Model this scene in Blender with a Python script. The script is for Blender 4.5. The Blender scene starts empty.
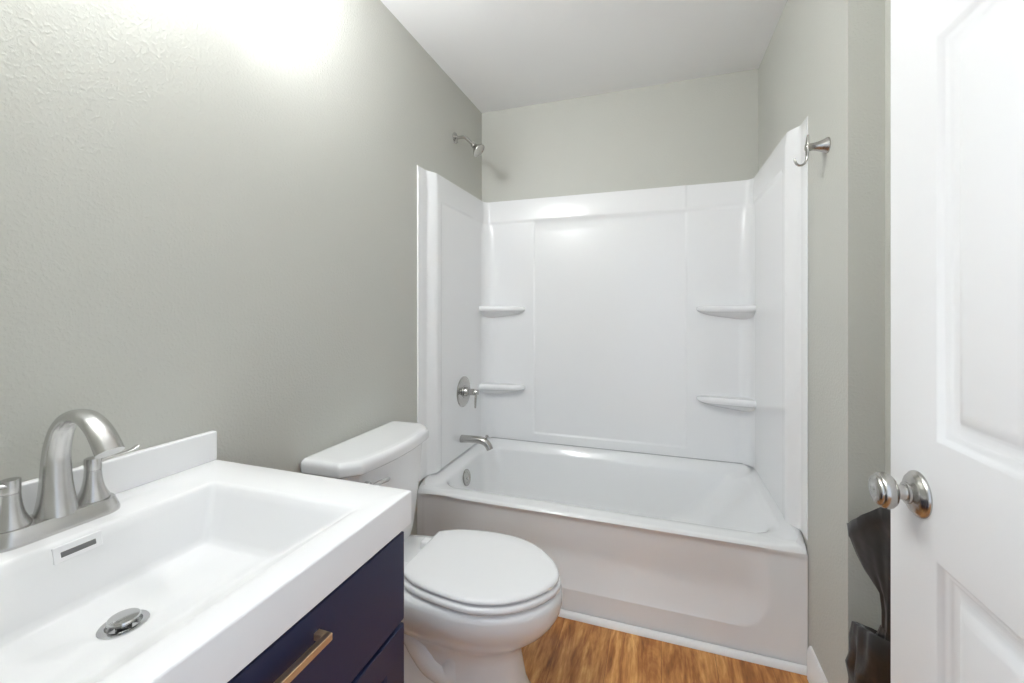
import bpy, bmesh, math, random
from mathutils import Vector, Matrix

PI = math.pi
S = bpy.context.scene
COL = S.collection
random.seed(4)

# ------------------------------------------------------------------ camera
cam_d = bpy.data.cameras.new('camera')
cam = bpy.data.objects.new('camera', cam_d)
COL.objects.link(cam)
cam.location = (1.0394, -2.452, 1.2331)
cam.rotation_euler = (PI / 2, 0, 0.3299)
cam_d.sensor_width = 36
cam_d.lens = 36 * 425.5 / 1024
cam_d.shift_y = -32.45 / 1024
cam_d.clip_start = 0.01
S.camera = cam

# ------------------------------------------------------------------ world and lamps
EXPOSURE = 0.0
HALL = 1.35          # light of the hall seen through the doorway behind the camera
LAMP = 415.0         # opal globe of the wall light over the vanity
wd = bpy.data.worlds.new('world')
S.world = wd
wd.use_nodes = True
bg = wd.node_tree.nodes['Background']
bg.inputs[0].default_value = (.84, .945, 1.10, 1)
bg.inputs[1].default_value = HALL

S.view_settings.view_transform = 'Standard'
S.view_settings.look = 'None'
S.view_settings.exposure = EXPOSURE
S.view_settings.gamma = 1
S.view_settings.use_curve_mapping = False
S.cycles.max_bounces = 12
S.cycles.diffuse_bounces = 8
S.cycles.glossy_bounces = 6


def lamp(name, kind, loc, power, size, rot=(0, 0, 0), color=(1, 1, 1), size_y=None):
    d = bpy.data.lights.new(name, kind)
    d.energy = power
    d.color = color
    if kind == 'AREA':
        d.size = size
        if size_y:
            d.shape = 'RECTANGLE'
            d.size_y = size_y
    else:
        d.shadow_soft_size = size
    o = bpy.data.objects.new(name, d)
    COL.objects.link(o)
    o.location = loc
    o.rotation_euler = rot
    return o


# ------------------------------------------------------------------ materials
def lin(c):
    return tuple((v / 255 / 12.92) if v / 255 <= .04045 else ((v / 255 + .055) / 1.055) ** 2.4 for v in c)


def mat(name, color, rough=.5, metal=0., coat=0., spec=.5):
    m = bpy.data.materials.new(name)
    m.use_nodes = True
    b = m.node_tree.nodes['Principled BSDF']
    b.inputs['Base Color'].default_value = (*color, 1)
    b.inputs['Roughness'].default_value = rough
    b.inputs['Metallic'].default_value = metal
    b.inputs['Coat Weight'].default_value = coat
    b.inputs['Coat Roughness'].default_value = .05
    b.inputs['Specular IOR Level'].default_value = spec
    return m


def add_bump(m, scale, dist, detail=2., strength=1., kind='noise', stretch=(1, 1, 1), ramp=None):
    nt = m.node_tree
    b = nt.nodes['Principled BSDF']
    tc = nt.nodes.new('ShaderNodeTexCoord')
    mp = nt.nodes.new('ShaderNodeMapping')
    mp.inputs['Scale'].default_value = stretch
    nt.links.new(tc.outputs['Object'], mp.inputs[0])
    if kind == 'noise':
        t = nt.nodes.new('ShaderNodeTexNoise')
        t.inputs['Scale'].default_value = scale
        t.inputs['Detail'].default_value = detail
        out = t.outputs[0]
    else:
        t = nt.nodes.new('ShaderNodeTexVoronoi')
        t.inputs['Scale'].default_value = scale
        out = t.outputs['Distance']
    nt.links.new(mp.outputs[0], t.inputs['Vector'])
    if ramp:
        r = nt.nodes.new('ShaderNodeMapRange')
        r.interpolation_type = 'SMOOTHSTEP'
        r.inputs['From Min'].default_value = ramp[0]
        r.inputs['From Max'].default_value = ramp[1]
        nt.links.new(out, r.inputs['Value'])
        out = r.outputs[0]
    bp = nt.nodes.new('ShaderNodeBump')
    bp.inputs['Distance'].default_value = dist
    bp.inputs['Strength'].default_value = strength
    nt.links.new(out, bp.inputs['Height'])
    nt.links.new(bp.outputs[0], b.inputs['Normal'])
    return m


WALLC = (0.518, 0.517, 0.476)
M_WALL = add_bump(mat('wall_paint', WALLC, .45, spec=.3), 135, .0007, 3, .6, ramp=(.42, .70))
M_CEIL = add_bump(mat('ceiling_paint', (.86, .86, .86), .8), 120, .001, 2., .5)
M_TRIM = mat('white_trim_paint', (.86, .86, .86), .35)
M_DOOR = mat('white_door_paint', (.79, .79, .795), .38)
M_TUB = mat('white_tub_acrylic', (.83, .835, .84), .13, coat=.3)
M_SURR = mat('white_surround_acrylic', (.83, .833, .84), .20, coat=.0)
M_CER = mat('white_vitreous_china', (.82, .825, .83), .09, coat=.3)
M_SEAT = mat('white_seat_plastic', (.84, .84, .845), .22)
M_TOP = mat('white_cultured_marble', (.84, .84, .845), .24)
M_NAVY = mat('navy_cabinet_paint', lin((31, 40, 72)), .38)
M_NAVYIN = mat('navy_cabinet_gap', lin((22, 24, 40)), .6)
M_BRONZE = mat('champagne_bronze', lin((232, 203, 168)), .45, 1.)
M_NICKEL = add_bump(mat('brushed_nickel', lin((200, 199, 197)), .27, 1.), 40, .0002, 3, .6, stretch=(1, 1, 22))
M_NICKEL2 = mat('satin_nickel', lin((186, 184, 180)), .25, 1.)
M_CHROME = mat('polished_chrome', lin((205, 205, 205)), .12, 1.)
M_PLATE = mat('pale_satin_chrome', (.86, .86, .87), .35, .55)
M_DARK = mat('dark_recess', (.02, .02, .02), .6)
M_SLOT = mat('grey_slot', (.13, .13, .13), .5)
M_BAG = add_bump(mat('black_bag_film', lin((30, 27, 25)), .32, spec=.6), 11, .012, 2, .35, stretch=(1, 1, 1.8))
M_CAULK = mat('grey_caulk', (.42, .42, .43), .5)


def wood_floor():
    m = bpy.data.materials.new('wood_plank_vinyl')
    m.use_nodes = True
    nt = m.node_tree
    N = nt.nodes.new
    L = nt.links.new
    b = nt.nodes['Principled BSDF']
    tc = N('ShaderNodeTexCoord')
    rot = N('ShaderNodeMapping')
    rot.inputs['Rotation'].default_value = (0, 0, PI / 2)
    rot.inputs['Location'].default_value = (.02, .035, 0)
    L(tc.outputs['Object'], rot.inputs[0])
    br = N('ShaderNodeTexBrick')
    br.offset = .37
    br.inputs['Color1'].default_value = (0, 0, 0, 1)
    br.inputs['Color2'].default_value = (1, 1, 1, 1)
    br.inputs['Mortar'].default_value = (.5, .5, .5, 1)
    br.inputs['Scale'].default_value = 1
    br.inputs['Mortar Size'].default_value = .0006
    br.inputs['Brick Width'].default_value = 1.22
    br.inputs['Row Height'].default_value = .181
    L(rot.outputs[0], br.inputs['Vector'])
    # streaked grain, shifted per plank
    off = N('ShaderNodeVectorMath')
    off.operation = 'MULTIPLY_ADD'
    off.inputs[1].default_value = (3, 7, 5)
    L(br.outputs['Color'], off.inputs[0])
    L(tc.outputs['Object'], off.inputs[2])
    mp = N('ShaderNodeMapping')
    mp.inputs['Scale'].default_value = (8, 1.5, 1)
    L(off.outputs[0], mp.inputs[0])
    n1 = N('ShaderNodeTexNoise')
    n1.inputs['Scale'].default_value = 1.6
    n1.inputs['Detail'].default_value = 6
    n1.inputs['Roughness'].default_value = .62
    n1.inputs['Distortion'].default_value = 1.1
    L(mp.outputs[0], n1.inputs['Vector'])
    mp2 = N('ShaderNodeMapping')
    mp2.inputs['Scale'].default_value = (60, 9, 1)
    L(off.outputs[0], mp2.inputs[0])
    n2 = N('ShaderNodeTexNoise')
    n2.inputs['Scale'].default_value = 1.5
    n2.inputs['Detail'].default_value = 4
    L(mp2.outputs[0], n2.inputs['Vector'])
    ramp = N('ShaderNodeValToRGB')
    e = ramp.color_ramp.elements
    e[0].position = .28
    e[0].color = (*lin((112, 66, 30)), 1)
    e[1].position = .74
    e[1].color = (*lin((240, 192, 125)), 1)
    a = e.new(.44)
    a.color = (*lin((168, 106, 52)), 1)
    a = e.new(.58)
    a.color = (*lin((206, 146, 82)), 1)
    mixv = N('ShaderNodeMath')
    mixv.operation = 'MULTIPLY_ADD'
    mixv.inputs[1].default_value = .40
    L(n2.outputs[0], mixv.inputs[0])
    sub = N('ShaderNodeMath')
    sub.operation = 'SUBTRACT'
    sub.inputs[1].default_value = .19
    L(n1.outputs[0], sub.inputs[0])
    L(sub.outputs[0], mixv.inputs[2])
    L(mixv.outputs[0], ramp.inputs[0])
    hv = N('ShaderNodeHueSaturation')
    vv = N('ShaderNodeMapRange')
    vv.inputs['To Min'].default_value = .88
    vv.inputs['To Max'].default_value = 1.1
    L(br.outputs['Color'], vv.inputs[0])
    L(vv.outputs[0], hv.inputs['Value'])
    L(ramp.outputs[0], hv.inputs['Color'])
    mx = N('ShaderNodeMixRGB')
    mx.inputs[2].default_value = (*lin((110, 66, 32)), 1)
    L(br.outputs['Fac'], mx.inputs[0])
    L(hv.outputs[0], mx.inputs[1])
    L(mx.outputs[0], b.inputs['Base Color'])
    b.inputs['Roughness'].default_value = .38
    bp = N('ShaderNodeBump')
    bp.inputs['Distance'].default_value = .0006
    bp.inputs['Strength'].default_value = .5
    L(n2.outputs[0], bp.inputs['Height'])
    L(bp.outputs[0], b.inputs['Normal'])
    return m


M_FLOOR = wood_floor()

M_GLOBE = bpy.data.materials.new('lit_opal_glass')
M_GLOBE.use_nodes = True
_b = M_GLOBE.node_tree.nodes['Principled BSDF']
_b.inputs['Base Color'].default_value = (.9, .9, .9, 1)
_b.inputs['Emission Color'].default_value = (.95, .98, 1, 1)
_b.inputs['Emission Strength'].default_value = LAMP

# ------------------------------------------------------------------ helpers
def ss(a, b, x):
    t = min(1, max(0, (x - a) / (b - a)))
    return t * t * (3 - 2 * t)


class MB:
    def __init__(self):
        self.v = []
        self.f = []

    def box(self, x0, x1, y0, y1, z0, z1):
        n = len(self.v)
        self.v += [(x, y, z) for z in (z0, z1) for y in (y0, y1) for x in (x0, x1)]
        for q in ((0, 2, 3, 1), (4, 5, 7, 6), (0, 1, 5, 4), (2, 6, 7, 3), (0, 4, 6, 2), (1, 3, 7, 5)):
            self.f.append([n + i for i in q])
        return self

    def prism(self, poly, z0, z1):
        n = len(self.v)
        k = len(poly)
        self.v += [(x, y, z0) for x, y in poly] + [(x, y, z1) for x, y in poly]
        self.f.append([n + i for i in range(k)][::-1])
        self.f.append([n + k + i for i in range(k)])
        for i in range(k):
            j = (i + 1) % k
            self.f.append([n + i, n + j, n + k + j, n + k + i])
        return self

    def loft(self, rings, cap0=True, cap1=True, closed=True):
        n = len(self.v)
        k = len(rings[0])
        for r in rings:
            self.v += [tuple(p) for p in r]
        for a in range(len(rings) - 1):
            for i in range(k if closed else k - 1):
                j = (i + 1) % k
                self.f.append([n + a * k + i, n + a * k + j, n + (a + 1) * k + j, n + (a + 1) * k + i])
        if cap0:
            self.f.append([n + i for i in range(k)][::-1])
        if cap1:
            m = n + (len(rings) - 1) * k
            self.f.append([m + i for i in range(k)])
        return self

    def lathe(self, prof, origin=(0, 0, 0), axis=(0, 0, 1), seg=40, cap0=True, cap1=True):
        """prof: (radius, distance along axis)"""
        ax = Vector(axis).normalized()
        q = ax.to_track_quat('Z', 'Y')
        o = Vector(origin)
        rings = []
        for r, h in prof:
            rings.append([o + q @ Vector((max(r, 1e-5) * math.cos(2 * PI * i / seg), max(r, 1e-5) * math.sin(2 * PI * i / seg), h)) for i in range(seg)])
        return self.loft(rings, cap0, cap1)

    def tube(self, path, rad, seg=20, up=(0, 1, 0), cap=True):
        """rad: list of (ra, rb): rb lies along up, ra across"""
        P = [Vector(p) for p in path]
        up = Vector(up)
        rings = []
        for i, p in enumerate(P):
            t = (P[min(i + 1, len(P) - 1)] - P[max(i - 1, 0)]).normalized()
            a = t.cross(up).normalized()
            b = a.cross(t).normalized()
            r = rad[i] if isinstance(rad, list) else rad
            ra, rb = r if isinstance(r, tuple) else (r, r)
            rings.append([p + a * (ra * math.cos(2 * PI * j / seg)) + b * (rb * math.sin(2 * PI * j / seg)) for j in range(seg)])
        return self.loft(rings, cap, cap)

    def grid(self, rows):
        n = len(self.v)
        k = len(rows[0])
        for r in rows:
            self.v += [tuple(p) for p in r]
        for a in range(len(rows) - 1):
            for i in range(k - 1):
                self.f.append([n + a * k + i, n + a * k + i + 1, n + (a + 1) * k + i + 1, n + (a + 1) * k + i])
        return self

    def build(self, name, m, parent=None, smooth=35, bevel=0, bseg=3, subsurf=0, weld=True, recalc=True):
        me = bpy.data.meshes.new(name)
        me.from_pydata(self.v, [], self.f)
        bm = bmesh.new()
        bm.from_mesh(me)
        if weld:
            bmesh.ops.remove_doubles(bm, verts=bm.verts, dist=1e-6)
        if recalc:
            bmesh.ops.recalc_face_normals(bm, faces=bm.faces)
        bm.to_mesh(me)
        bm.free()
        me.materials.append(m)
        o = bpy.data.objects.new(name, me)
        COL.objects.link(o)
        if smooth:
            me.shade_smooth()
            me.set_sharp_from_angle(angle=math.radians(smooth))
        if bevel:
            b = o.modifiers.new('bevel', 'BEVEL')
            b.width = bevel
            b.segments = bseg
            b.limit_method = 'ANGLE'
            b.angle_limit = math.radians(30)
            b.harden_normals = False
            me.shade_smooth()
            me.set_sharp_from_angle(angle=PI)
            w = o.modifiers.new('wn', 'WEIGHTED_NORMAL')
            w.keep_sharp = True
        if subsurf:
            s = o.modifiers.new('sub', 'SUBSURF')
            s.levels = s.render_levels = subsurf
        if parent:
            o.parent = parent
            o.matrix_parent_inverse = Matrix.Translation(parent.location).inverted()
        return o


def tag(o, label, cat, group=None):
    o['label'] = label
    o['category'] = cat
    if group:
        o['group'] = group
    return o


def thing(name, label, cat, loc=(0, 0, 0), group=None):
    o = bpy.data.objects.new(name, None)
    o.empty_display_size = .05
    COL.objects.link(o)
    o.location = loc
    return tag(o, label, cat, group)


def struct(o):
    o['kind'] = 'structure'
    return o


def rrect(x0, x1, y0, y1, r, z, seg=10, side=14):
    """rounded rectangle ring, counter-clockwise, constant vertex count; z number or function"""
    pts = []
    cs = [(x1 - r, y0 + r, -PI / 2), (x1 - r, y1 - r, 0), (x0 + r, y1 - r, PI / 2), (x0 + r, y0 + r, PI)]
    for k, (cx, cy, a0) in enumerate(cs):
        for i in range(seg + 1):
            a = a0 + PI / 2 * i / seg
            pts.append((cx + r * math.cos(a), cy + r * math.sin(a)))
        nx = cs[(k + 1) % 4]
        ax, ay = pts[-1]
        a1 = nx[2]
        bx, by = nx[0] + r * math.cos(a1), nx[1] + r * math.sin(a1)
        for i in range(1, side):
            t = i / side
            pts.append((ax + (bx - ax) * t, ay + (by - ay) * t))
    return [(x, y, z(x, y) if callable(z) else z) for x, y in pts]


def dense(lo, hi, marks, coarse=.06, fine=.003, reach=.016):
    """coordinates from lo to hi, closely spaced around the marks"""
    c = {lo, hi}
    n = max(2, int((hi - lo) / coarse))
    for i in range(n + 1):
        c.add(lo + (hi - lo) * i / n)
    for m in marks:
        k = int(reach / fine)
        for i in range(-k, k + 1):
            v = m + i * fine
            if lo < v < hi:
                c.add(v)
    out = []
    for v in sorted(c):
        if not out or v - out[-1] > .0009:
            out.append(v)
    out[-1] = hi
    return out


W = 1.524           # alcove width
H = 2.456           # ceiling height
XR = 1.605          # right wall nearer the door
YJ = -1.075         # where the alcove's right wall ends
YF = -2.345         # room face of the wall with the doorway
DX0, DX1 = .655, 1.445

# ------------------------------------------------------------------ room shell
struct(tag(MB().box(-.12, 2.2, -4.2, .12, -.08, 0).build('floor', M_FLOOR, smooth=0),
           'brown wood plank floor between the toilet and the tub', 'floor'))
struct(tag(MB().box(-.12, 1.73, YF - .115, .12, H, H + .1).build('ceiling', M_CEIL, smooth=0),
           'flat white ceiling over the bathroom', 'ceiling'))
struct(tag(MB().box(-.12, 0, YF - .115, .12, 0, H).build('wall_left', M_WALL, smooth=0),
           'long textured grey-green wall behind the sink and toilet', 'wall'))
struct(tag(MB().box(0, W, 0, .12, 0, H).build('wall_back', M_WALL, smooth=0),
           'grey-green wall above the back of the tub', 'wall'))
struct(tag(MB().box(W, XR + .12, YJ, .12, 0, H).build('wall_right', M_WALL, smooth=0),
           'grey-green wall right of the tub carrying the robe hook', 'wall'))
struct(tag(MB().box(XR, XR + .12, YF - .115, YJ, 0, H).build('wall_right_recess', M_WALL, smooth=0),
           'grey-green wall set back behind the open door', 'wall'))
mb = MB()
mb.box(0, DX0, YF - .115, YF, 0, H)
mb.box(DX1, XR, YF - .115, YF, 0, H)
mb.box(DX0, DX1, YF - .115, YF, 2.05, H)
struct(tag(mb.build('wall_front', M_WALL, smooth=0, weld=False), 'grey-green wall around the doorway the photo is taken from', 'wall'))


def board(path, h, t, name, label):
    """baseboard with an eased top along an open path in plan; board lies on the left of the path"""
    mb = MB()
    rings = []
    P = [Vector((x, y)) for x, y in path]
    prof = [(0, 0), (t, 0), (t, h - .018), (t - .003, h - .009), (t * .45, h), (0, h)]
    for i, p in enumerate(P):
        d0 = (P[i] - P[i - 1]).normalized() if i else None
        d1 = (P[i + 1] - P[i]).normalized() if i < len(P) - 1 else None
        d0 = d0 or d1
        d1 = d1 or d0
        n0, n1 = Vector((-d0.y, d0.x)), Vector((-d1.y, d1.x))
        n = (n0 + n1)
        n = n / (n.length_squared / 2)
        rings.append([(p.x + n.x * a, p.y + n.y * a, z) for a, z in prof])
    mb.loft(rings)
    return struct(tag(mb.build(name, M_TRIM, smooth=30), label, 'baseboard'))


board([(DX1 + .07, YF), (XR, YF), (XR, YJ), (W, YJ), (W, -.790)], .112, .013, 'baseboard_right', 'white baseboard on the right wall at the foot of the tub')
board([(0, -.760), (0, -1.69)], .112, .013, 'baseboard_left', 'white baseboard on the left wall behind the toilet')
# quarter-round along the foot of the tub apron
mb = MB()
q = [(0, 0)] + [(-.018 * math.cos(a), .020 * math.sin(a)) for a in [PI / 2 * i / 8 for i in range(9)]]
mb.loft([[(x, -.7590 + a, z) for a, z in q] for x in (0, W)])
struct(tag(mb.build('trim_1', M_TRIM, smooth=40), 'white quarter-round strip along the foot of the tub', 'trim'))
# door frame behind the camera
mb = MB()
for x0, x1 in ((DX0, DX0 + .018), (DX1 - .012, DX1)):
    mb.box(x0, x1, YF - .115, YF, 0, 2.05)
mb.box(DX0 + .018, DX1 - .012, YF - .115, YF, 2.032, 2.05)
for y0, y1 in ((YF, YF + .014), (YF - .129, YF - .115)):
    mb.box(DX0 - .058, DX0, y0, y1, 0, 2.11)
    mb.box(DX1, DX1 + .058, y0, y1, 0, 2.11)
    mb.box(DX0, DX1, y0, y1, 2.05, 2.11)
struct(tag(mb.build('trim_2', M_TRIM, weld=False, bevel=.003, bseg=2), 'white frame of the doorway the door hangs in', 'trim'))

# ------------------------------------------------------------------ door
XD, DT = 1.428, .035
YL, YH = -1.526, -2.292                     # latch and hinge edges


def door_leaf():
    mb = MB()
    W_ = YL - YH
    # local: a from the latch edge towards the hinge, z up
    st = .128
    mull = .108
    pw = (W_ - 2 * st - mull) / 2
    cols = [st, st + pw, st + pw + mull, st + 2 * pw + mull]
    rows = [.012, .235, .862, 1.036, 1.636, 1.744, 1.925, 2.032]
    xs = [0] + cols + [W_]
    for side in (0, 1):
        X0 = XD if side == 0 else XD + DT
        sg = 1 if side == 0 else -1

        def P(a, z, d):
            return (X0 + sg * d, YL - a, z)
        for i in range(5):
            for j in range(7):
                a0, a1, z0, z1 = xs[i], xs[i + 1], rows[j], rows[j + 1]
                if i in (1, 3) and j in (1, 3, 5):
                    prof = [(0, 0), (.003, .0015), (.007, .006), (.011, .0075), (.014, .0078), (.018, .0105), (.022, .0118), (.030, .0122), (.034, .012), (.040, .0075), (.052, .0035), (.056, .0030)]
                    n = len(mb.v)
                    for k, (ins, d) in enumerate(prof):
                        mb.v += [P(a0 + ins, z0 + ins, d), P(a1 - ins, z0 + ins, d), P(a1 - ins, z1 - ins, d), P(a0 + ins, z1 - ins, d)]
                        if k:
                            for c in range(4):
                                e = (c + 1) % 4
                                mb.f.append([n + (k - 1) * 4 + c, n + (k - 1) * 4 + e, n + k * 4 + e, n + k * 4 + c])
                    k = len(prof) - 1
                    mb.f.append([n + k * 4 + c for c in range(4)])
                else:
                    n = len(mb.v)
                    mb.v += [P(a0, z0, 0), P(a1, z0, 0), P(a1, z1, 0), P(a0, z1, 0)]
                    mb.f.append([n, n + 1, n + 2, n + 3])
    # edges
    for i in range(5):
        for z in (rows[0], rows[-1]):
            n = len(mb.v)
            mb.v += [(XD, YL - xs[i], z), (XD, YL - xs[i + 1], z), (XD + DT, YL - xs[i + 1], z), (XD + DT, YL - xs[i], z)]
            mb.f.append([n, n + 1, n + 2, n + 3])
    for j in range(7):
        for y in (YL, YH):
            n = len(mb.v)
            mb.v += [(XD, y, rows[j]), (XD, y, rows[j + 1]), (XD + DT, y, rows[j + 1]), (XD + DT, y, rows[j])]
            mb.f.append([n, n + 1, n + 2, n + 3])
    return mb


door = struct(thing('door_1', 'open white panelled door with a round nickel knob at right', 'door', (XD + DT / 2, YH, 0)))
leaf = door_leaf().build('door_leaf', M_DOOR, door, smooth=50)
KY, KZ = -1.6125, .9425
for sgn, x0 in ((-1, XD), (1, XD + DT)):
    ros = MB().lathe([(.0, 0), (.0350, 0), (.0355, .002), (.0345, .0045), (.0320, .0065), (.0312, .0070), (.0295, .0095), (.0240, .0125), (.0180, .0145), (.0165, .0152), (.0165, .0185), (.015, .019), (0, .019)],
                     (x0, KY, KZ), (sgn, 0, 0), 56).build('rosette', M_NICKEL2, door, smooth=30)
    MB().lathe([(0, .0185), (.0120, .0185), (.0112, .022), (.0110, .0285), (.0122, .0300), (.0165, .0312), (.0232, .0345), (.0268, .0390), (.0280, .0440), (.0276, .0485), (.0258, .0520), (.0240, .0535),
                (.0234, .0538), (.0230, .0552), (.0205, .0580), (.0175, .0592), (.0166, .0588), (.0158, .0592), (.0090, .0606), (.0072, .0600), (.0058, .0600), (.0045, .0608), (0, .0610)],
               (x0, KY, KZ), (sgn, 0, 0), 56).build('knob', M_NICKEL2, door, smooth=40)
for z in (.25, 1.03, 1.82):
    MB().lathe([(0, 0), (.007, 0), (.007, .088), (0, .088)], (XD - .004, YH - .007, z), (0, 0, 1), 16).build('hinge', M_NICKEL2, door)

# ------------------------------------------------------------------ bathtub
TX0, TX1, TY0, TY1 = .002, W - .002, -.757, -.002
ZT = .407


def deck(x, y):
    e = max(ss(.050, .016, x), ss(W - .050, W - .016, x), ss(-.060, -.026, y))
    return ZT + .040 * e * ss(-.757, -.722, y)


tub = thing('bathtub', 'white alcove bathtub along the back wall below the shower surround', 'bathtub', (W / 2, -.38, 0))
mb = MB()
R = [rrect(TX0, TX1, TY0, TY1, .004, lambda x, y: deck(x, y) - .010),
     rrect(TX0 + .001, TX1 - .001, TY0 + .003, TY1 - .001, .004, lambda x, y: deck(x, y) - .004),
     rrect(TX0 + .003, TX1 - .003, TY0 + .009, TY1 - .003, .006, lambda x, y: deck(x, y)),
     rrect(TX0 + .020, TX1 - .020, TY0 + .022, TY1 - .020, .016, deck),
     rrect(TX0 + .032, TX1 - .026, TY0 + .055, TY1 - .032, .060, deck),
     rrect(.052, 1.482, -.672, -.052, .100, lambda x, y: deck(x, y) - .001),
     rrect(.057, 1.474, -.665, -.056, .105, lambda x, y: deck(x, y) - .005),
     rrect(.061, 1.463, -.659, -.060, .108, lambda x, y: .398),
     rrect(.064, 1.450, -.655, -.063, .110, .385),
     rrect(.072, 1.415, -.648, -.072, .112, .340),
     rrect(.083, 1.340, -.638, -.084, .118, .260),
     rrect(.095, 1.250, -.628, -.096, .125, .180),
     rrect(.110, 1.180, -.615, -.110, .130, .125),
     rrect(.135, 1.120, -.592, -.134, .130, .092),
     rrect(.180, 1.050, -.550, -.176, .120, .076),
     rrect(.300, .900, -.450, -.290, .070, .070)]
mb.loft(R, cap0=False, cap1=True)
# apron: front skin from the lip down to the floor, softly dished
xs = dense(TX0, TX1, [.05, 1.40], .035, .008, .07)
zs = [.397, .392, .386, .380, .374, .366, .356, .34, .32, .30, .28, .26, .25, .24, .23, .22, .21, .20, .19, .18, .17, .16, .15, .14, .13, .12, .112, .106, .102, .100, .098, .092, .08, .05, .02, 0.]


def apron(x, z):
    lipin = .008 * ss(.394, .372, z)
    uz = min(1, max(0, (z - .100) / .15))
    ux = min(1, max(0, (1.425 - .02 * ss(.1, .35, z) - x) / .12))
    ul = min(1, max(0, (x - .03) / .08))
    u = max(0, 1 - math.hypot(1 - uz, 1 - ux, 1 - ul))
    dish = .026 * (1 - (1 - u) ** 1.7) * (1 - .55 * ss(.20, .38, z))
    return TY0 + lipin * ss(TX1, TX1 - .02, x) * ss(TX0, TX0 + .02, x) + dish


rows = [[(x, apron(x, z), z if z < .397 else .397) for x in xs] for z in zs]
rows[0] = [(x, TY0, deck(x, TY0) - .010) for x in xs]
mb.grid(rows)
# side and back skirts
for x in (TX0, TX1):
    mb.grid([[(x, y, z) for y in (TY0 + .003, -.5, -.25, TY1)] for z in (0, .2, .39)])
body = mb.build('tub_body', M_TUB, tub, smooth=60, recalc=True)
MB().lathe([(0, 0), (.039, 0), (.0425, .002), (.0425, .006), (.039, .009), (.026, .0095), (.024, .0075), (0, .0075)], (.0725, -.385, .335), (1, 0, .16), 40).build('overflow_plate', M_NICKEL2, tub)
MB().lathe([(0, 0), (.032, 0), (.034, .002), (.030, .004), (.020, .005), (0, .008)], (.30, -.37, .070), (0, 0, 1), 32).build('drain', M_NICKEL2, tub)
MB().lathe([(0, 0), (.006, 0), (.006, .003), (0, .004)], (.0805, -.385, .330), (1, 0, .16), 16).build('overflow_screw', M_CHROME, tub)

# ------------------------------------------------------------------ surround
sur = thing('tub_surround', 'glossy white moulded wall surround with four shelves around the tub', 'shower surround', (W / 2, -.02, .44))
ZB, ZTOP, ZL = .4475, 1.888, 1.757


def side_off(y, z):
    """thickness of a side panel at depth y (toward the room = more)"""
    a = .011 + .026 * ss(-.692, -.622, y)
    a -= .004 * ss(-.600, -.582, y) * ss(ZL + .011, ZL - .011, z)
    a -= .012 * ss(-.655, -.6, y) * ss(-.56, -.6, y) * 0
    return a


def back_off(x, z):
    d = .030
    d -= .004 * ss(ZL + .011, ZL - .011, z)
    # centre field set back a little with a soft frame
    d -= .005 * ss(.341, .353, x) * ss(1.187, 1.175, x) * ss(.494, .508, z) * ss(ZL + .004, ZL - .030, z)
    d -= .003 * ss(1.176, 1.186, x) * ss(ZL, ZL + .02, z)
    return d


zz = dense(ZB, ZTOP, [ZL, .50], .05, .003, .015)


def rim_top(rows, f):
    """returns extra rows folding the top edge back to the wall"""
    return f(rows[-1])


def side_panel(name, mirror):
    ys = dense(-.757, -.075, [-.70, -.656, -.612, -.588], .04, .005, .02)
    rows = []
    for z in zz:
        top = ss(ZTOP - .010, ZTOP, z)
        r = []
        for y in ys:
            a = side_off(y, z) - .006 * top * top
            e = ss(-.757, -.752, y)
            a = a * (.80 + .20 * e)
            if mirror:
                a = max(a - .006 * ss(-.66, -.70, y), .003)
            r.append((a if not mirror else W - a, y, z))
        rows.append(r)
    rows.append([(.001 if not mirror else W - .001, y, ZTOP + .002) for y in ys])
    for i, r in enumerate(rows):           # front edge folds back to the wall
        r.insert(0, (.001 if not mirror else W - .001, -.7575, r[0][2]))
    mb = MB().grid(rows)
    return mb.build(name, M_SURR, sur, smooth=50)


side_panel('left_panel', False)
side_panel('right_panel', True)
xs = dense(.10, W - .10, [.347, 1.181], .05, .003, .015)
rows = []
for z in zz:
    top = ss(ZTOP - .010, ZTOP, z)
    rad = .034 + .030 * ss(ZL + .03, ZL - .05, z)
    r = []
    aL = side_off(-.08, z) - .006 * top * top
    # left fillet
    b = back_off(.10, z) - .006 * top * top
    r.append((aL, -.075, z))
    for i in range(11):
        t = PI / 2 * i / 10
        r.append((aL + rad - rad * math.cos(t), -b - rad + rad * math.sin(t), z))
    for x in xs:
        r.append((x, -(back_off(x, z) - .006 * top * top), z))
    for i in range(10, -1, -1):
        t = PI / 2 * i / 10
        r.append((W - aL - rad + rad * math.cos(t), -b - rad + rad * math.sin(t), z))
    r.append((W - aL, -.075, z))
    # keep the fillet clear of the side panels when the radius is large
    rows.append([(x, max(y, -.0999) if 0 else y, z_) for x, y, z_ in r])
top = []
for x, y, z in rows[-1]:
    top.append((min(max(x, .001), W - .001), -.001 if .02 < x < W - .02 else y, ZTOP + .002))
for k in range(len(top)):
    x, y, z = rows[-1][k]
    if k < 7:
        top[k] = (.001, y, ZTOP + .002)
    elif k >= len(top) - 7:
        top[k] = (W - .001, y, ZTOP + .002)
    else:
        top[k] = (x, -.001, ZTOP + .002)
rows.append(top)
MB().grid(rows).build('back_panel', M_SURR, sur, smooth=50)


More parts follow.
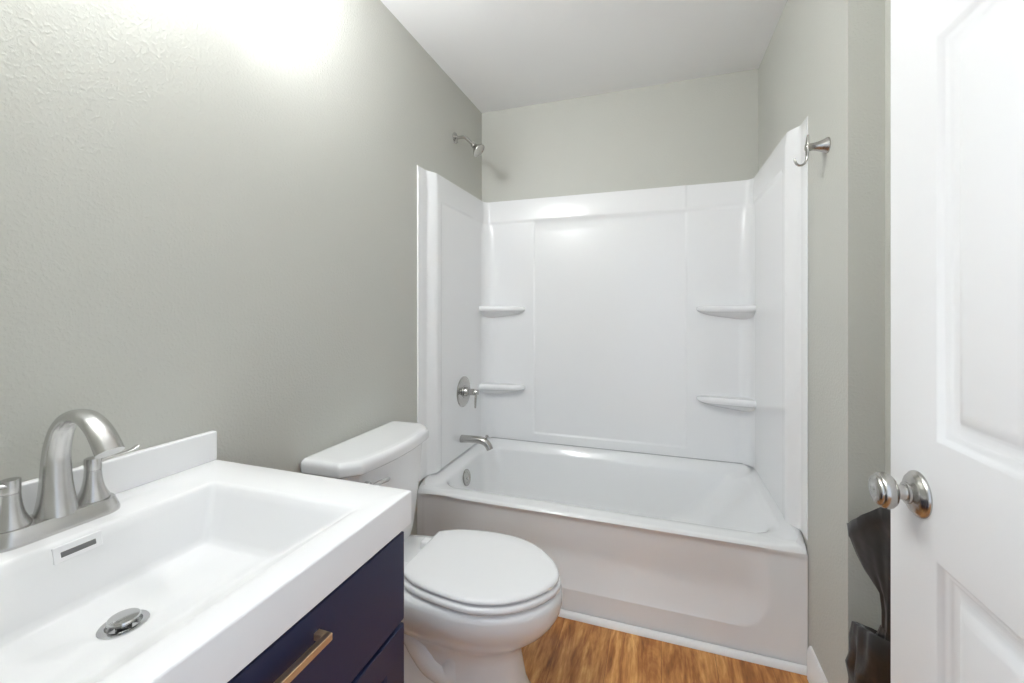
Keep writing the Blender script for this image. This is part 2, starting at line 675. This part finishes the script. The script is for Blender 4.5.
def shelf(zt, mirror):
    """moulded corner shelf: bullnose front edge, belly deepest at the corner, rounded tip along the back wall"""
    n = 44
    x0, L = .022, .270
    rings = []
    for i in range(n + 1):
        t = i / n
        t = 1 - (1 - t) ** 1.6
        full = (1 - max(0, (t - .72) / .28) ** 2.3) ** .5 if t < 1 else 0
        full = max(full, .02)
        d = (.108 - .040 * t) * (.25 + .75 * full)
        h = .017 * (.35 + .65 * full)
        zc = zt - .017
        belly = (.040 * (1 - t) ** .8 + .006) * full
        yb = -.016
        ring = [(yb, zc + h), (yb - d * .3, zc + h * .94), (yb - d * .6, zc + h * .92), (yb - d + h * 1.1, zc + h * .98)]
        for k in range(1, 10):
            a = PI / 2 - PI * k / 9
            ring.append((yb - d + h - h * math.cos(a), zc + h * math.sin(a)))
        for k in range(1, 9):
            u = k / 8
            ring.append((yb - (d - h * .9) * (1 - u), zc - h - belly * math.sin(u * PI / 2) ** 1.4))
        x = x0 + L * t
        rings.append([((x if not mirror else W - x), y, z) for y, z in ring])
    return MB().loft(rings).build('shelf', M_SURR, sur, smooth=60)


for zt in (1.252, .785):
    for mir in (False, True):
        shelf(zt, mir)
# caulk seam where the panels meet the tub
mb = MB()
mb.tube([(.075, -.0275, .4478), (W - .075, -.0275, .4478)], .0022, 8, (0, 0, 1))
mb.build('caulk_seam', M_CAULK, sur, weld=False)

# ------------------------------------------------------------------ shower head, valve, spout
sh = thing('wall_shower', 'small nickel shower head on a bent arm high on the left wall', 'shower head', (0, -.37, 2.160))
SY = -.37
MB().lathe([(0, 0), (.029, 0), (.0295, .002), (.027, .006), (.018, .010), (.012, .012), (.011, .016), (0, .016)], (0, SY, 2.160), (1, 0, 0), 36).build('flange', M_NICKEL2, sh)
pth = [(.004, 2.160), (.03, 2.160), (.048, 2.159), (.060, 2.154), (.070, 2.147), (.085, 2.133), (.100, 2.118), (.107, 2.111)]
MB().tube([(x, SY, z) for x, z in pth], .0088, 16).build('arm', M_NICKEL2, sh)
d = Vector((.70, 0, -.72)).normalized()
o = Vector((.103, SY, 2.115))
MB().lathe([(0, 0), (.012, 0), (.014, .004), (.0145, .014), (.0135, .018), (.016, .024), (.022, .032), (.031, .044), (.0365, .050), (.0375, .054), (.0365, .058), (.032, .0585), (.030, .0565), (0, .0565)], o, d, 40).build('spray_head', M_NICKEL2, sh)

YV = -.335
val = thing('shower_valve', 'round nickel shower valve plate with a drooping lever handle', 'shower valve', (.028, YV, .782))
MB().lathe([(0, 0), (.080, 0), (.083, .001), (.083, .004), (.079, .0075), (.060, .009), (.034, .0095), (.033, .012), (0, .012)], (.0325, YV, .782), (1, 0, 0), 64).build('escutcheon', M_NICKEL2, val)
MB().lathe([(0, .008), (.024, .008), (.023, .03), (.020, .034), (.0175, .036), (.0175, .062), (.016, .064), (.0145, .064), (.0145, .086), (.0125, .089), (0, .089)], (.0325, YV, .782), (1, 0, 0), 36).build('hub', M_NICKEL2, val)
MB().tube([(.106, YV, .790), (.107, YV, .765), (.106, YV, .735), (.104, YV, .700), (.1037, YV, .696)], [(.006, .009), (.0055, .0085), (.005, .0075), (.0048, .007), (.003, .004)], 16).build('lever', M_NICKEL2, val)

sp = thing('tub_spout', 'nickel tub spout with a diverter knob above the tub rim', 'tub spout', (.028, -.36, .535))
YS = -.36
pth = [(.0325, .531), (.05, .532), (.09, .534), (.13, .535), (.150, .534), (.166, .530), (.179, .522), (.189, .511), (.196, .499), (.200, .490)]
rr = [(.0205, .0225), (.0200, .0220), (.0195, .0215), (.0195, .0210), (.0195, .0210), (.0195, .021), (.019, .0205), (.0185, .020), (.018, .0195), (.0175, .019)]
MB().tube([(x, YS, z) for x, z in pth], rr, 24).build('spout_body', M_NICKEL2, sp, smooth=50)
MB().lathe([(0, 0), (.004, 0), (.004, .016), (.008, .018), (.009, .022), (.007, .025), (0, .026)], (.178, YS, .538), (0.25, 0, 1), 20).build('diverter_knob', M_NICKEL2, sp)

# ------------------------------------------------------------------ robe hook on the right wall
HY, HZ = -.933, 1.726
hk = thing('robe_hook', 'nickel robe hook on the right wall beside the surround', 'hook', (W, HY, HZ))
MB().lathe([(0, 0), (.0235, 0), (.0240, .002), (.0230, .005), (.0180, .014), (.0140, .026), (.0118, .038), (.0112, .050), (.0118, .056), (.010, .058), (0, .058)], (W, HY, HZ), (-1, 0, 0), 40).build('post', M_NICKEL2, hk)
pth = [(1.4690, 1.763), (1.4680, 1.755), (1.4672, 1.742), (1.4668, 1.726), (1.4668, 1.712), (1.4665, 1.700), (1.4645, 1.687), (1.4600, 1.678), (1.4530, 1.673), (1.4455, 1.673), (1.4385, 1.678), (1.4345, 1.687), (1.4335, 1.696)]
rr = [(.0030, .0055), (.0036, .0075), (.0042, .0100), (.0045, .0118), (.0042, .0100), (.0038, .0075), (.0035, .0058), (.0034, .0055), (.0034, .0055), (.0034, .0055), (.0034, .0056), (.0034, .0060), (.0022, .0036)]
MB().tube([(x + .004, HY, z) for x, z in pth], rr, 16).build('prong', M_NICKEL2, hk, smooth=60)

# ------------------------------------------------------------------ toilet
TC = -1.193
toi = thing('toilet', 'white toilet with closed lid between the vanity and the tub', 'toilet', (.35, TC, 0))


def smooth_outline(pts, n):
    """Catmull-Rom samples through (x, halfwidth) list, open"""
    P = [Vector(p) for p in pts]
    out = []
    m = len(P) - 1
    for k in range(n + 1):
        u = k / n * m
        i = min(int(u), m - 1)
        t = u - i
        p0 = P[max(i - 1, 0)] if i else P[0] * 2 - P[1]
        p1, p2 = P[i], P[i + 1]
        p3 = P[i + 2] if i + 2 <= m else P[-1] * 2 - P[-2]
        out.append(.5 * ((2 * p1) + (p2 - p0) * t + (2 * p0 - 5 * p1 + 4 * p2 - p3) * t * t + (3 * p1 - p0 - 3 * p2 + p3) * t ** 3))
    return out


def egg(scale_pts, z, dx=0.):
    h = smooth_outline(scale_pts, 34)
    top = [(p.x + dx, TC + max(p.y, 0), z) for p in h]
    bot = [(p.x + dx, TC - max(p.y, 0), z) for p in reversed(h[:-1])]
    return top + bot


LID = [(.283, .120), (.318, .143), (.355, .160), (.42, .1745), (.50, .1825), (.56, .1795), (.62, .162), (.66, .140), (.70, .107), (.728, .074), (.746, .043), (.755, .018), (.757, .0)]


def inset(pts, d):
    xm = .5
    return [(xm + (x - xm) * (1 - d / .24), max(0, w * (1 - d / .175))) for x, w in pts]


mb = MB()
mb.loft([egg(inset(LID, .012), .4125), egg(inset(LID, .004), .4135), egg(inset(LID, .0005), .4155), egg(LID, .4185), egg(inset(LID, .0015), .4225), egg(inset(LID, .005), .4255), egg(inset(LID, .012), .4272), egg(inset(LID, .05), .4287), egg(inset(LID, .12), .4295)])
mb.build('seat_lid', M_SEAT, toi, smooth=50)
mb = MB()
mb.loft([egg(inset(LID, .012), .3865), egg(inset(LID, -.002), .3885), egg(inset(LID, -.005), .393), egg(inset(LID, -.005), .400), egg(inset(LID, -.002), .4050), egg(inset(LID, .006), .4068)])
mb.build('seat', M_SEAT, toi, smooth=50)
for xb in (.34, .68):
    for s in (-1, 1):
        MB().box(xb - .012, xb + .012, TC + s * .10 - .006, TC + s * .10 + .006, .3825, .4135).build('bumper', M_SEAT, toi, smooth=0)
for s in (-1, 1):
    MB().box(.244, .296, TC + s * .075 - .018, TC + s * .075 + .018, .372, .414).build('hinge', M_SEAT, toi, bevel=.008)


def bowl_ring(xa, xb, w, z, blunt=.5, p=2.3, wb=None):
    """closed plan ring: back at xa (half-width wb), front tip at xb, widest w"""
    wb = wb if wb is not None else w * .62
    h = []
    xm = xa + (xb - xa) * blunt
    n = 34
    for k in range(n + 1):
        t = k / n
        if t < .45:
            u = t / .45
            x = xa + (xm - xa) * u
            y = wb + (w - wb) * (1 - (1 - u) ** 2.0)
        else:
            u = (t - .45) / .55
            a = u * PI / 2
            x = xm + (xb - xm) * math.sin(a) ** (2 / p)
            y = w * max(0, math.cos(a)) ** (2 / p)
        h.append((x, y))
    return [(x, TC + y, z) for x, y in h] + [(x, TC - y, z) for x, y in reversed(h[:-1])]


mb = MB()
mb.loft([bowl_ring(.165, .672, .122, 0, .62, 2.6, .105),
         bowl_ring(.165, .672, .122, .012, .62, 2.6, .105),
         bowl_ring(.168, .664, .116, .022, .62, 2.6, .100),
         bowl_ring(.178, .648, .106, .070, .62, 2.5, .088),
         bowl_ring(.190, .640, .101, .120, .62, 2.4, .080),
         bowl_ring(.200, .634, .101, .165, .60, 2.2, .080),
         bowl_ring(.200, .638, .104, .190, .60, 2.15, .085),
         bowl_ring(.190, .650, .112, .208, .60, 2.1, .090),
         bowl_ring(.160, .672, .124, .224, .60, 2.0, .095),
         bowl_ring(.100, .698, .140, .243, .62, 2.0, .100),
         bowl_ring(.060, .724, .156, .265, .63, 1.97, .105),
         bowl_ring(.045, .746, .171, .292, .63, 1.95, .110),
         bowl_ring(.040, .759, .1815, .316, .63, 1.95, .112),
         bowl_ring(.040, .765, .1865, .338, .63, 1.95, .112),
         bowl_ring(.040, .766, .188, .360, .63, 1.95, .112),
         bowl_ring(.041, .764, .186, .374, .63, 1.95, .111),
         bowl_ring(.046, .756, .179, .3810, .63, 1.95, .106),
         bowl_ring(.070, .735, .160, .3825, .63, 1.95, .090)])
mb.build('bowl', M_CER, toi, smooth=60)
# sculpted trapway on each side of the foot
for s in (-1, 1):
    pth = [(.46, .235), (.452, .185), (.44, .138), (.43, .112), (.375, .125), (.335, .165), (.305, .205), (.270, .215), (.235, .185), (.222, .13), (.222, .07), (.225, .0)]
    P = smooth_outline(pth, 40)
    rr = [(.028 + .018 * ss(0, .2, k / 40), .030 + .004 * ss(0, .3, k / 40)) for k in range(41)]
    MB().tube([(p.x, TC + s * (.068 + .010 * math.sin(k / 40 * PI)), max(p.y, .001)) for k, p in enumerate(P)], rr, 20, (0, 1, 0)).build('trapway', M_CER, toi, smooth=60)
    MB().lathe([(0, 0), (.016, 0), (.0155, .012), (.012, .018), (0, .021)], (.345, TC + s * .122, 0), (0, 0, 1), 24).build('bolt_cap', M_SEAT, toi)


def tank_ring(back, front, hw, ch, z, bow=.018):
    """plan: straight back, chamfered front corners, bowed front"""
    pts = [(back, -hw + .008), (back + .008, -hw)]
    pts += [(front - bow - ch, -hw), (front - bow, -hw + ch)]
    n = 12
    for k in range(1, n):
        t = k / n
        y = (-hw + ch) + (2 * hw - 2 * ch) * t
        pts.append((front - bow + bow * (1 - (2 * t - 1) ** 2), y))
    pts += [(front - bow, hw - ch), (front - bow - ch, hw), (back + .008, hw), (back, hw - .008)]
    return [(x, TC + y, z) for x, y in pts]


mb = MB()
mb.loft([tank_ring(.030, .150, .165, .042, .368, .010), tank_ring(.020, .168, .182, .045, .380, .012), tank_ring(.016, .176, .196, .046, .42, .014), tank_ring(.014, .186, .208, .046, .52, .016), tank_ring(.013, .196, .222, .046, .66, .018), tank_ring(.012, .200, .228, .046, .733, .018)])
mb.build('tank', M_CER, toi, smooth=28, bevel=.012, bseg=4)
mb = MB()
mb.loft([tank_ring(.008, .214, .236, .046, .731, .020), tank_ring(.006, .222, .243, .047, .736, .021), tank_ring(.005, .224, .2445, .048, .757, .022), tank_ring(.006, .221, .242, .048, .768, .022), tank_ring(.012, .213, .235, .046, .7755, .021), tank_ring(.03, .190, .21, .04, .778, .018)])
mb.build('tank_lid', M_CER, toi, smooth=28, bevel=.006, bseg=3)
fl = MB()
fl.lathe([(0, 0), (.012, 0), (.012, .014), (0, .016)], (.188, TC - .165, .690), (1, 0, 0), 24)
fl.build('flush_lever', M_CHROME, toi, weld=False)
MB().tube([(.208, TC - .168, .690), (.212, TC - .13, .688), (.216, TC - .09, .684), (.217, TC - .082, .683)], [(.005, .005), (.005, .007), (.005, .008), (.003, .005)], 14, (0, 0, 1)).build('lever_arm', M_CHROME, toi)
# supply hose behind the toilet
MB().tube([(.006, TC - .20, .18), (.05, TC - .20, .18), (.07, TC - .19, .24), (.08, TC - .15, .33), (.08, TC - .14, .372)], .007, 12).build('supply_hose', M_CHROME, toi)

# ------------------------------------------------------------------ vanity
VY1, VY0 = -1.6995, -2.338            # right and left ends of the top
VX, VZ, VT = .5670, .8649, .065       # front edge, top height, edge depth
top = thing('bathroom_sink', 'white sink top with rectangular basin and backsplash on the navy cabinet', 'sink', (.28, -2.02, VZ - VT))
mb = MB()
bx0, bx1, by0, by1 = .141, .517, -2.243, -1.797
FZ = .752


def flo(x, y):
    return FZ + .004 * 0


rg = [rrect(bx0 - .012, bx1 + .012, by0 - .012, by1 + .012, .016, VZ - VT, 3, 10),
      rrect(0.002, VX, VY0, VY1, .003, VZ - VT, 3, 10),
      rrect(0.002, VX, VY0, VY1, .003, VZ - .003, 3, 10),
      rrect(0.004, VX - .001, VY0 + .001, VY1 - .001, .003, VZ - .0008, 3, 10),
      rrect(0.006, VX - .003, VY0 + .003, VY1 - .003, .003, VZ, 3, 10),
      rrect(bx0 - .005, bx1 + .006, by0 - .005, by1 + .005, .016, VZ, 3, 10),
      rrect(bx0 - .001, bx1 + .000, by0 - .001, by1 + .001, .013, VZ - .0012, 3, 10),
      rrect(bx0 + .003, bx1 - .010, by0 + .004, by1 - .004, .012, VZ - .006, 3, 10),
      rrect(bx0 + .008, bx1 - .030, by0 + .009, by1 - .009, .012, VZ - .020, 3, 10),
      rrect(bx0 + .017, bx1 - .150, by0 + .027, by1 - .027, .014, FZ + .016, 3, 10),
      rrect(bx0 + .020, bx1 - .176, by0 + .032, by1 - .032, .014, FZ + .004, 3, 10),
      rrect(bx0 + .026, bx1 - .190, by0 + .040, by1 - .040, .014, FZ, 3, 10)]
mb.loft(rg, False, False)
# basin floor with a round drain hole
fl_ring = rg[-1]
dc = (.262, -2.026)
DR = .031
n = len(mb.v)
k = len(fl_ring)
circ = []
for x, y, z in fl_ring:
    a = math.atan2(y - dc[1], x - dc[0])
    circ.append(a)
r1 = [(dc[0] + DR * 1.28 * math.cos(a), dc[1] + DR * 1.28 * math.sin(a), FZ - .0005) for a in circ]
r2 = [(dc[0] + DR * math.cos(a), dc[1] + DR * math.sin(a), FZ - .004) for a in circ]
r3 = [(dc[0] + DR * math.cos(a), dc[1] + DR * math.sin(a), FZ - .03) for a in circ]
mb.loft([fl_ring, r1, r2, r3], False, True)
mb.build('basin_top', M_TOP, top, smooth=50)
# backsplash
mb = MB()
mb.box(.002, .020, VY0, VY1, VZ - .001, VZ + .0705)
mb.build('backsplash', M_TOP, top, bevel=.004, bseg=3)
# overflow in the rear basin wall
A = math.atan2(.009, .085)


def ovf(y0, y1, z0, z1, t0, t1, name, m):
    v = []
    xw = lambda z: bx0 + .0055 + (VZ - .012 - z) * .005 / .020
    mb = MB()
    n0 = []
    for t in (t0, t1):
        for y, z in ((y0, z0), (y1, z0), (y1, z1), (y0, z1)):
            n0.append((xw(z) + t, y, z))
    mb.v = n0
    mb.f = [[3, 2, 1, 0], [4, 5, 6, 7], [0, 1, 5, 4], [1, 2, 6, 5], [2, 3, 7, 6], [3, 0, 4, 7]]
    return mb.build(name, m, top, bevel=.0012, bseg=2)


ovf(-2.0570, -1.9950, .8345, .8585, -.002, .0018, 'overflow_plate', M_PLATE)
ovf(-2.0485, -2.0035, .8410, .8495, -.001, .0024, 'overflow_slot', M_SLOT)
dz = FZ - .004
MB().lathe([(.0, -.012), (.030, -.012), (.0305, 0), (.0300, .0015), (.0225, .002), (.0215, 0), (.0215, -.006), (0, -.006)], (dc[0], dc[1], dz), (0, 0, 1), 48).build('drain_flange', M_CHROME, top)
MB().lathe([(0, -.005), (.010, -.005), (.010, .004), (.0185, .006), (.0200, .0075), (.0203, .0100), (.0190, .0120), (.012, .0135), (0, .0138)], (dc[0], dc[1], dz), (0, 0, 1), 48).build('drain_stopper', M_CHROME, top)

cab = thing('vanity_cabinet', 'navy blue vanity cabinet under the white sink top', 'cabinet', (.27, -2.02, 0))
CX = .526                              # carcass front
CY0, CY1 = -2.330, -1.7125
mb = MB()
mb.box(.004, CX, CY1 - .018, CY1, 0, VZ - VT)
mb.box(.004, CX, CY0, CY0 + .018, 0, VZ - VT)
mb.box(.004, CX, CY0 + .018, CY1 - .018, .09, .108)
mb.box(.004, .016, CY0 + .018, CY1 - .018, .108, VZ - VT)
mb.box(CX - .018, CX, CY0 + .018, CY1 - .018, .765, VZ - VT)
mb.box(CX - .018, CX, CY0 + .018, CY1 - .018, .575, .605)
mb.box(CX - .075, CX - .06, CY0 + .018, CY1 - .018, 0, .09)
mb.build('carcass', M_NAVY, cab, weld=False, smooth=0)
fx0, fx1 = CX + .001, .5580
dr = MB().box(fx0, fx1, CY0 + .003, CY1 - .001, .6120, .7870).build('drawer_front', M_NAVY, cab, bevel=.002, bseg=2)
# bar pull
mb = MB()
hy0, hy1, hz = -2.0945, -1.9405, .7475
hx = .583
mb.box(hx - .010, hx, hy0, hy1, hz - .0055, hz + .0055)
for y in (hy0, hy1 - .011):
    mb.box(fx1 - .0005, hx - .010, y, y + .011, hz - .0055, hz + .0055)
pull = mb.build('drawer_pull', M_BRONZE, dr, weld=True, bevel=.0012, bseg=2)


def shaker(y0, y1, z0, z1):
    mb = MB()
    fr = .058
    prof = [(0, 0, fx0), (0, 0, fx1 - .0015), (.0015, .0015, fx1), (fr, fr, fx1), (fr + .004, fr + .004, fx1 - .003), (fr + .006, fr + .006, fx1 - .010)]
    rings = []
    for a, b, x in prof:
        rings.append([(x, y0 + a, z0 + b), (x, y1 - a, z0 + b), (x, y1 - a, z1 - b), (x, y0 + a, z1 - b)])
    mb.loft(rings)
    return mb.build('door', M_NAVY, cab, smooth=20)


ym = (CY0 + CY1) / 2
d1 = shaker(ym + .0015, CY1 - .001, .105, .6030)
d2 = shaker(CY0 + .003, ym - .0015, .105, .6030)
for dd, y in ((d1, ym + .03), (d2, ym - .041)):
    mb = MB()
    mb.box(hx - .010, hx, y, y + .011, .405, .555)
    for z in (.405, .544):
        mb.box(fx1 - .0005, hx - .010, y, y + .011, z, z + .011)
    mb.build('door_pull', M_BRONZE, dd, bevel=.0012, bseg=2)

# ------------------------------------------------------------------ faucet
FX, FY = .076, -2.021
fau = thing('faucet', 'brushed nickel two-handle faucet with a high arched spout on the sink top', 'faucet', (FX, FY, VZ))


def stadium(a, b, z, n=16):
    """plate outline: half-length a along y, half-width b along x"""
    pts = []
    for i in range(n + 1):
        t = -PI / 2 + PI * i / n
        pts.append((FX + b * math.sin(t) * -1, FY + (a - b) + b * math.cos(t), z))
    for i in range(n + 1):
        t = PI / 2 + PI * i / n
        pts.append((FX - b * math.sin(t), FY - (a - b) + b * math.cos(t), z))
    return pts


MB().loft([stadium(.0870, .0330, VZ), stadium(.0872, .0333, VZ + .002), stadium(.0868, .0330, VZ + .005), stadium(.0800, .0275, VZ + .0235), stadium(.0785, .0262, VZ + .0255), stadium(.06, .012, VZ + .0258)]).build('base_plate', M_NICKEL, fau, smooth=45)
zp = VZ + .0250
pth = [(.077, zp), (.0775, zp + .012), (.0775, zp + .030), (.077, zp + .050), (.077, zp + .075), (.0785, zp + .100), (.085, zp + .124), (.098, zp + .147), (.120, zp + .164), (.146, zp + .1685), (.170, zp + .163), (.192, zp + .149), (.208, zp + .132), (.2200, zp + .116)]
rr = [(.0300, .0270), (.0262, .0250), (.0228, .0225), (.0203, .0205), (.0186, .0192), (.0170, .0180), (.0155, .0172), (.0128, .0168), (.0108, .0168), (.0102, .0170), (.0108, .0174), (.0122, .0180), (.0136, .0186), (.0146, .0190)]
SPL = smooth_outline(pth, 52)


def interp(rr, t):
    u = t * (len(rr) - 1)
    i = min(int(u), len(rr) - 2)
    f = u - i
    return tuple(rr[i][c] * (1 - f) + rr[i + 1][c] * f for c in (0, 1))


MB().tube([(p.x, FY, p.y) for p in SPL], [interp(rr, k / 52) for k in range(53)], 28).build('spout', M_NICKEL, fau, smooth=60)
for s in (-1, 1):
    hyy = FY + s * .0520
    h = MB().lathe([(0, 0), (.0240, 0), (.0236, .003), (.0196, .011), (.0162, .020), (.0138, .031), (.0124, .042), (.0118, .0520), (.0112, .0524), (.0112, .0534), (.0120, .0538), (.0122, .0720), (.0116, .0738), (.009, .0744), (0, .0744)],
                   (FX - .004, hyy, zp), (0, 0, 1), 40).build('handle', M_NICKEL, fau, smooth=40)
    pl = [(0, .0665), (.018, .0672), (.036, .0675), (.052, .0680), (.062, .0700), (.069, .0735), (.0715, .0752)]
    MB().tube([(FX - .004, hyy + s * a, zp + b) for a, b in pl], [(.0048, .0105), (.0042, .009), (.0034, .0075), (.0028, .0065), (.0028, .0064), (.0030, .0066), (.002, .005)], 16, (1, 0, 0)).build('lever', M_NICKEL, h, smooth=60)

# ------------------------------------------------------------------ vanity light over the sink (above the frame)
LX, LZ = .13, 2.22
LYS = (-1.69, -2.29)
LY = sum(LYS) / 2
vl = thing('vanity_light', 'two-globe nickel vanity light high on the left wall above the sink', 'wall light', (0, LY, LZ - .10))
MB().box(0, .020, LY - .345, LY + .345, LZ - .135, LZ - .065).build('back_plate', M_NICKEL2, vl, bevel=.006)
for y in LYS:
    MB().tube([(.015, y, LZ - .10), (.05, y, LZ - .108), (LX - .035, y, LZ - .108), (LX - .010, y, LZ - .096), (LX, y, LZ - .07)], .008, 14).build('arm', M_NICKEL2, vl)
    MB().lathe([(0, -.072), (.010, -.072), (.011, -.048)] + [(.0425 * math.sin(t), -.0425 * math.cos(t)) for t in [PI * (.10 + .16 * i / 8) for i in range(9)]] + [(.0412 * math.sin(t), -.0412 * math.cos(t)) for t in [PI * (.26 - .17 * i / 8) for i in range(9)]],
               (LX, y, LZ), (0, 0, 1), 32, False, False).build('light_block_cup', M_NICKEL2, vl)  # added unseen cup, blocks the globe's downward light on wall and counter
    MB().lathe([(.040 * math.sin(PI * i / 20), -.040 * math.cos(PI * i / 20)) for i in range(21)], (LX, y, LZ), (0, 0, 1), 32).build('globe', M_GLOBE, vl)

# ------------------------------------------------------------------ black tied bag behind the door
bag = thing('garbage_bag', 'black tied plastic bag with a flared top in the corner behind the door', 'bag', (1.535, -1.19, 0))
random.seed(11)


def bag_ring(cx, cy, a, b, z, amp, ph, n=72, tilt=None):
    """flattened ring with folds; long axis runs from the far corner toward the door"""
    mx, my = .330, -.944
    pts = []
    for i in range(n):
        t = 2 * PI * i / n
        w = amp * (.5 * math.sin(5 * t + ph) + .35 * math.sin(9 * t - 1.7 * ph) + .25 * math.sin(15 * t + 2.3 * ph))
        u, v = a * (1 + w * .35) * math.cos(t), b * (1 + w) * math.sin(t)
        pts.append((cx + mx * u - my * v * -1, cy + my * u + mx * v * -1 * -1, z + (tilt(math.cos(t)) if tilt else 0)))
    return pts


def up(c):
    return -.095 * (1 - min(1, c + 1)) + .012 * max(0, c)


mb = MB()
prof = [(1.548, .105, .034, .002, .06, 0), (1.548, .112, .037, .03, .12, .5), (1.548, .113, .038, .09, .22, 1.3), (1.548, .112, .039, .15, .30, 2.4), (1.549, .106, .037, .205, .30, 3.3),
        (1.548, .112, .039, .25, .30, 4.0), (1.549, .104, .036, .295, .32, 5.1), (1.549, .107, .037, .335, .32, 5.6), (1.550, .099, .034, .375, .28, 6.2), (1.550, .099, .034, .42, .20, 6.6), (1.550, .094, .033, .462, .12, 6.7)]
lean = lambda c: .026 * c
rg = [bag_ring(cx, -1.235, a_, b_, z, am, ph, tilt=lambda c, k=ss(.25, .46, z): k * lean(c)) for cx, a_, b_, z, am, ph in prof]
rg += [bag_ring(1.551, -1.238, .088, .027, .468, .10, 6.7, tilt=lean), bag_ring(1.552, -1.245, .074, .020, .448, .12, 6.8, tilt=lean), bag_ring(1.552, -1.25, .045, .016, .452, .14, 7.0), bag_ring(1.551, -1.252, .030, .014, .49, .2, 7.2)]
mb.loft(rg)
mb.build('bag_body', M_BAG, bag, smooth=70)
mb = MB()
mb.loft([bag_ring(1.551, -1.252, .028, .013, .478, .2, 7.2), bag_ring(1.551, -1.252, .026, .013, .53, .22, 7.6), bag_ring(1.550, -1.250, .031, .013, .565, .2, 8.0), bag_ring(1.548, -1.245, .044, .013, .600, .16, 8.3, tilt=lambda c: .3 * up(c)),
         bag_ring(1.545, -1.238, .066, .013, .645, .16, 8.6, tilt=lambda c: .6 * up(c)), bag_ring(1.543, -1.234, .088, .012, .69, .14, 8.9, tilt=lambda c: .8 * up(c)), bag_ring(1.542, -1.232, .106, .011, .738, .10, 9.2, tilt=up),
         bag_ring(1.541, -1.231, .1075, .012, .740, .10, 9.2, tilt=up), bag_ring(1.541, -1.231, .1120, .010, .768, .08, 9.3, tilt=up), bag_ring(1.541, -1.231, .1125, .005, .771, .08, 9.3, tilt=up)])
mb.build('flared_top', M_BAG, bag, smooth=70)
